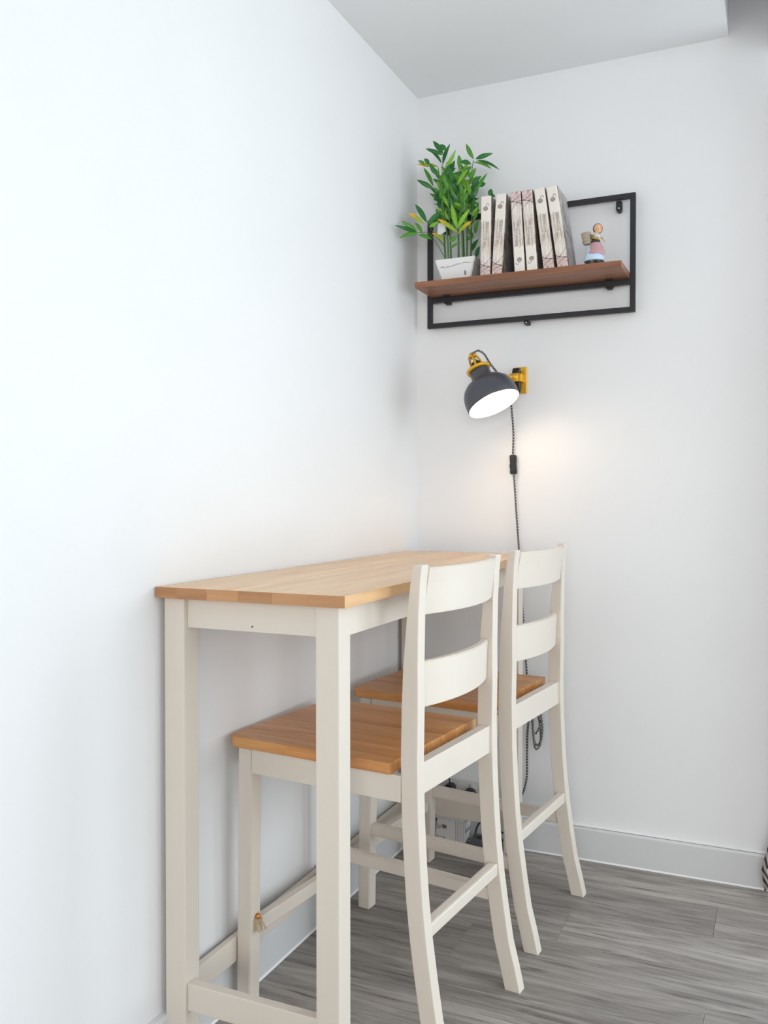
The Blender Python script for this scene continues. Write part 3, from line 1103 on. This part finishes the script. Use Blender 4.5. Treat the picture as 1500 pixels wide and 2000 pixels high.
LEAVES = [
    (655, 380, 745, 130, 'd'), (680, 420, 815, 200, 'l'), (660, 250, 535, 95, 'd'), (660, 265, 445, 190, 'd'), (640, 370, 480, 205, 'd'), (690, 215, 620, 140, 'd'),
    (1030, 315, 940, 130, 'm'), (1055, 315, 1270, 245, 'd'), (1070, 330, 1350, 450, 'd'), (1030, 355, 1255, 440, 'l'), (1000, 380, 860, 350, 'd'), (850, 430, 850, 265, 'm'),
    (600, 410, 345, 380, 'y'), (490, 390, 430, 310, 'd'), (430, 395, 350, 335, 'm'), (540, 650, 420, 420, 'm'), (570, 510, 500, 370, 'd'), (620, 640, 645, 500, 'l'),
    (640, 790, 490, 660, 'd'), (545, 680, 340, 570, 'd'), (680, 610, 680, 420, 'm'), (800, 810, 725, 560, 'm'), (830, 630, 960, 440, 'l'), (820, 820, 930, 560, 'm'),
    (960, 830, 940, 560, 'l'), (1000, 810, 1060, 560, 'd'), (1080, 690, 1200, 490, 'm'), (1060, 770, 1080, 520, 'd'), (850, 880, 935, 700, 'l'), (640, 800, 540, 815, 'd'),
    (700, 800, 890, 955, 'm'), (950, 875, 1100, 860, 'l'), (940, 850, 1100, 800, 'd'), (1000, 915, 1105, 945, 'd'), (1225, 770, 1245, 680, 'd'), (1225, 772, 1295, 775, 'd'),
    (830, 1165, 760, 860, 'l'), (830, 1165, 985, 925, 'l'), (840, 1230, 1010, 1075, 'y'), (830, 1210, 590, 1045, 'y'),
    (460, 1090, 320, 870, 'd'), (470, 1120, 640, 950, 'd'), (430, 1110, 225, 975, 'y'), (490, 1145, 605, 1080, 'l'),
    (340, 1210, 150, 1070, 'm'), (340, 1212, 65, 1125, 'd'), (350, 1228, 120, 1280, 'm'), (400, 1222, 315, 1090, 'm'), (360, 1240, 525, 1300, 'm'),
    (660, 1325, 520, 1220, 'y'), (740, 1425, 885, 1335, 'm'), (740, 1325, 830, 1250, 'm'), (930, 1310, 1045, 1260, 'm'), (1030, 1275, 955, 1150, 'm'), (1050, 1230, 1095, 1050, 'm'),
    (1065, 1520, 1105, 1380, 'd'), (1000, 1450, 1095, 1290, 'd'), (700, 520, 760, 350, 'd'), (760, 480, 800, 330, 'd'), (930, 500, 1010, 400, 'm'), (600, 560, 560, 430, 'm'),
    (720, 700, 640, 540, 'm'), (780, 560, 740, 420, 'd'), (880, 700, 860, 500, 'd'), (900, 560, 880, 420, 'm'), (1010, 640, 1130, 520, 'd'), (980, 560, 1060, 420, 'm'), (1090, 640, 1180, 615, 'd')]
LEAF_DEPTH = {}
for i, (bx, by, tx, ty, k) in enumerate(LEAVES):
    y = -.105 + random.uniform(-.045, .035)
    if bx >= 925 and by > 780:
        y = -.075 + random.uniform(-.01, .02)
    if 1200 < bx:
        y = -.07
    if bx < 520 or (bx < 900 and by > 1000):
        y = -.150 + random.uniform(-.012, .008)
    w_ = .0068 + random.uniform(-.0006, .0014)
    leaf(zp(bx, by, y), zp(tx, ty, y + random.uniform(-.02, .014)), 'leaf_' + k, w_)
for i in range(125):
    bx, by = random.uniform(610, 1040), random.uniform(520, 1180)
    an = math.radians(random.choice((-1, 1)) * random.uniform(5, 65) - 90)
    ln = random.uniform(130, 230)
    tx, ty = bx + ln * math.cos(an), by + ln * math.sin(an)
    tx = min(tx, 1095)
    y = -.08 + random.uniform(-.03, .035)
    leaf(zp(bx, by, y), zp(tx, ty, y + random.uniform(-.02, .01)), random.choice(('leaf_d', 'leaf_m', 'leaf_m', 'leaf_l')), .0064)
p0, p1 = zp(590, 1250, -.128), zp(690, 1090, -.128)
tg = prism('price_tag', [(p0.x, p0.z + .004), (p0.x + .008, p0.z), (p1.x, p0.z + .010), (p1.x, p1.z), (p0.x, p1.z)], 'y', p0.y, p0.y + .0008, M['paper'], pl)

# ------------------------------------------------------------------ wall lamp
d = Vector((.449, -.156, -.88)).normalized()
open_c = at_y(965, 789, -.195)
lm = tag(empty('wall_lamp', (.352, -.001, 1.464)), 'dark grey bell wall lamp with yellow fittings, switched on', 'lamp')
LB = Vector((.352, -.001, 1.464))
zax = -d
xax = Vector((0, 0, 1)).cross(zax).normalized()
yax = zax.cross(xax)
LM = Matrix.Translation(open_c - LB) @ Matrix((xax, yax, zax)).transposed().to_4x4()
outer = [(.0785, 0), (.0800, .004), (.0805, .016), (.0795, .032), (.0760, .048), (.0690, .062), (.0575, .074), (.0430, .081), (.0345, .085), (.0315, .090), (.0305, .110), (.0300, .116)]
inner = [(.0770, .0005), (.0785, .005), (.0788, .016), (.0778, .031), (.0743, .046), (.0675, .0595), (.0560, .071), (.0420, .078), (.0330, .082), (.0220, .083)]
bm = bmesh.new()
lathe_bm(bm, outer, 48, False, True, LM)
so = link('shade', to_mesh(bm, 'shade'), M['lamp_grey'], lm, True)
bm = bmesh.new()
lathe_bm(bm, [outer[0]] + inner, 48, False, True, LM)
link('shade_lining', to_mesh(bm, 'shade_lining'), M['lamp_inside'], so, True)
bm = bmesh.new()
bmesh.ops.create_icosphere(bm, subdivisions=3, radius=.026, matrix=LM @ Matrix.Translation((0, 0, .046)))
link('bulb', to_mesh(bm, 'bulb'), M['bulb'], lm, True)
lathe('collar', [(.0300, .1165), (.0365, .1175), (.0370, .1235), (.0330, .1265), (.0200, .1265)], M['yellow'], lm, 32, mtx=LM)
lathe('socket', [(.0150, .1268), (.0150, .142), (.0120, .146)], M['socket_dark'], lm, 20, mtx=LM)
for a in (0, math.pi / 2, math.pi, 3 * math.pi / 2):
    a += .5
    tube('cage_bar', [LM @ Vector((.0165 * math.cos(a), .0165 * math.sin(a), .127)), LM @ Vector((.0150 * math.cos(a), .0150 * math.sin(a), .150)), LM @ Vector((.0085 * math.cos(a), .0085 * math.sin(a), .168))], .0036, M['yellow'], lm, 8, 3)
lathe('cap', [(.0115, .164), (.0120, .171), (.0085, .177), (.0040, .180)], M['yellow'], lm, 20, mtx=LM)
for a in (.1, math.pi + .1):
    tube('wire_loop', [LM @ Vector((.034 * math.cos(a), .034 * math.sin(a), .124)), LM @ Vector((.033 * math.cos(a), .033 * math.sin(a), .150)), LM @ Vector((.024 * math.cos(a), .024 * math.sin(a), .158)), LM @ Vector((.008 * math.cos(a), .008 * math.sin(a), .160))], .0011, M['wire'], lm, 6, 4)
# side pivot, arm to the wall bracket
piv = LM @ Vector((0, 0, .100))
wallp = Vector((-.012, -.052, .004))
out = (wallp - piv); out.z = 0; out.normalize()
e0 = piv + out * .031
tube('arm', [e0, e0.lerp(wallp, .5) + Vector((0, 0, .004)), wallp], .0060, M['yellow'], lm, 10, 4)
tube('pivot_knob', [piv + out * .026, piv + out * .040], .0115, M['yellow'], lm, 16, 1)
tube('joint', [wallp + Vector((-.010, 0, 0)), wallp + Vector((.014, 0, 0))], .0130, M['yellow'], lm, 16, 1)
box('wall_plate', (-.022, .016, -.006, -.0005, -.041, .041), M['yellow'], lm, .002)
box('bracket', (-.016, .010, -.044, -.006, -.008, .016), M['yellow'], lm, .002)
prism('clamp_jaw', [(-.050, .020), (-.040, .034), (-.022, .036), (-.010, .020), (-.010, .006), (-.044, .006)], 'x', -.019, .001, M['black_plastic'], lm, .002)
prism('clamp_jaw', [(-.046, -.008), (-.010, -.008), (-.008, -.030), (-.018, -.038), (-.034, -.030)], 'x', -.015, .001, M['black_plastic'], lm, .002)
for zz in (-.032, .032):
    ellipsoid('screw', (-.003, -.0065, zz), (.004, .0018, .004), M['screw'], lm, 1)
# short cord from the lamp cap to the wall bracket
W = lambda p: Vector(p) - LB
tube('lamp_lead', [LM @ Vector((0, 0, .176)), W(at_y(934, 685, -.235)), W(at_y(946, 692, -.205)), W(at_y(956, 708, -.165)), W(at_y(972, 728, -.125)), W(at_y(990, 742, -.075)), Vector((-.036, -.018, .000)),
                   Vector((-.036, -.012, -.05)), W((.322, -.014, 1.378)), W((.3275, -.0125, 1.300)), W((.3265, -.014, 1.2335))], .0031, M['cord'], lm, 8, 8)

# ------------------------------------------------------------------ cord switch with its hanging cord
sw = tag(empty('cord_switch', (.3285, -.014, 1.202)), 'black inline switch on the braided lamp cord', 'switch')
bm = bmesh.new()
prof = [(-.0105, -.030), (.0085, -.030), (.0105, -.026), (.0085, 0), (.0105, .026), (.0085, .030), (-.0105, .030), (-.0095, 0)]
lo = [bm.verts.new((x + z * -.03, -.0085, z)) for x, z in prof]
hi = [bm.verts.new((x + z * -.03, .0085, z)) for x, z in prof]
bm.faces.new(lo); bm.faces.new(hi[::-1])
for i in range(len(prof)):
    bm.faces.new((lo[i], hi[i], hi[(i + 1) % len(prof)], lo[(i + 1) % len(prof)]))
bmesh.ops.recalc_face_normals(bm, faces=bm.faces)
bmesh.ops.bevel(bm, geom=bm.edges[:], offset=.0024, segments=2, affect='EDGES')
link('housing', to_mesh(bm, 'housing'), M['black_plastic'], sw)
ellipsoid('rocker', (-.009, -.001, -.004), (.0035, .005, .009), M['black_plastic'], sw, 2)
SWB = Vector((.3285, -.014, 1.202))
hang = [(.330, -.014, 1.171), (.337, -.012, 1.06), (.346, -.011, .935), (.356, -.011, .78), (.366, -.012, .64), (.373, -.013, .55), (.384, -.015, .455)]
coil = [(.392, -.018, .40), (.398, -.022, .352), (.408, -.024, .336), (.419, -.022, .352), (.414, -.020, .41), (.396, -.016, .465), (.391, -.022, .44), (.397, -.030, .385),
        (.404, -.032, .372), (.416, -.028, .392), (.420, -.022, .43), (.402, -.018, .472), (.396, -.026, .43), (.401, -.036, .355), (.409, -.037, .327), (.421, -.032, .345), (.425, -.026, .40), (.405, -.020, .478),
        (.388, -.016, .46), (.376, -.013, .38), (.374, -.012, .30), (.372, -.012, .22), (.350, -.014, .16), (.29, -.018, .135), (.235, -.022, .150), (.205, -.030, .158)]
tube('cord', [Vector(p) - SWB for p in hang + coil], .0031, M['cord'], sw, 8, 6)

# ------------------------------------------------------------------ sockets and things on the floor in the corner
so_ = tag(empty('wall_socket', (.158, -.0005, .150)), 'white double wall socket low in the corner behind the table', 'socket')
box('face_plate', (-.073, .073, -.009, 0, -.043, .043), M['white_plastic'], so_, .002)
for x in (-.036, .036):
    box('switch_rocker', (x - .006, x + .006, -.0115, -.009, .016, .032), M['white_plastic'], so_, .001)
pg = tag(empty('plug', (.190, -.0105, .146)), 'black plug with a braided cord in the wall socket', 'plug')
prism('body', [(-.020, -.022), (.020, -.022), (.022, .008), (.010, .024), (-.010, .024), (-.022, .008)], 'y', -.024, 0, M['black_plastic'], pg, .003)
pg2 = tag(empty('plug', (.124, -.0105, .150)), 'black adapter plug with a thin arched cable above the skirting', 'plug')
prism('body', [(-.016, -.020), (.016, -.020), (.016, .022), (.006, .030), (-.006, .030), (-.016, .022)], 'y', -.030, 0, M['black_plastic'], pg2, .003)
tube('cable', [(0, -.018, .027), (.000, -.022, .046), (-.018, -.026, .060), (-.045, -.024, .052), (-.060, -.020, .010), (-.055, -.022, -.06), (-.02, -.035, -.110), (.03, -.040, -.136), (.075, -.040, -.130)], .0022, M['black_plastic'], pg2, 6, 6)
ct = tag(empty('carton', (.150, -.082, 0)), 'small white printed carton on the floor under the table', 'box')
cbx = box('body', (-.050, .046, -.024, .024, 0.0005, .092), M['carton'], ct, .001)
box('tuck_flap', (-.049, .045, -.0235, .0235, .0921, .0928), M['paper'], ct)
for v in cbx.data.vertices:
    v.co.x += v.co.z * .12
ps = tag(empty('power_strip', (.262, -.062, 0)), 'dark grey power strip lying on the floor beside the carton', 'power strip')
box('body', (-.050, .075, -.026, .026, .0005, .036), M['grey_plastic'], ps, .004)
for x in (-.02, .035):
    lathe('outlet', [(.016, 0), (.016, .0016), (.012, .0018)], M['black_plastic'], ps, 20, mtx=Matrix.Translation((x, 0, .0355)))
tube('cable', [(-.045, .006, .024), (-.040, .018, .060), (-.020, .022, .085), (.010, .028, .064), (.050, .026, .045), (.085, .018, .012), (.075, .036, .004)], .0030, M['black_plastic'], ps, 6, 6)
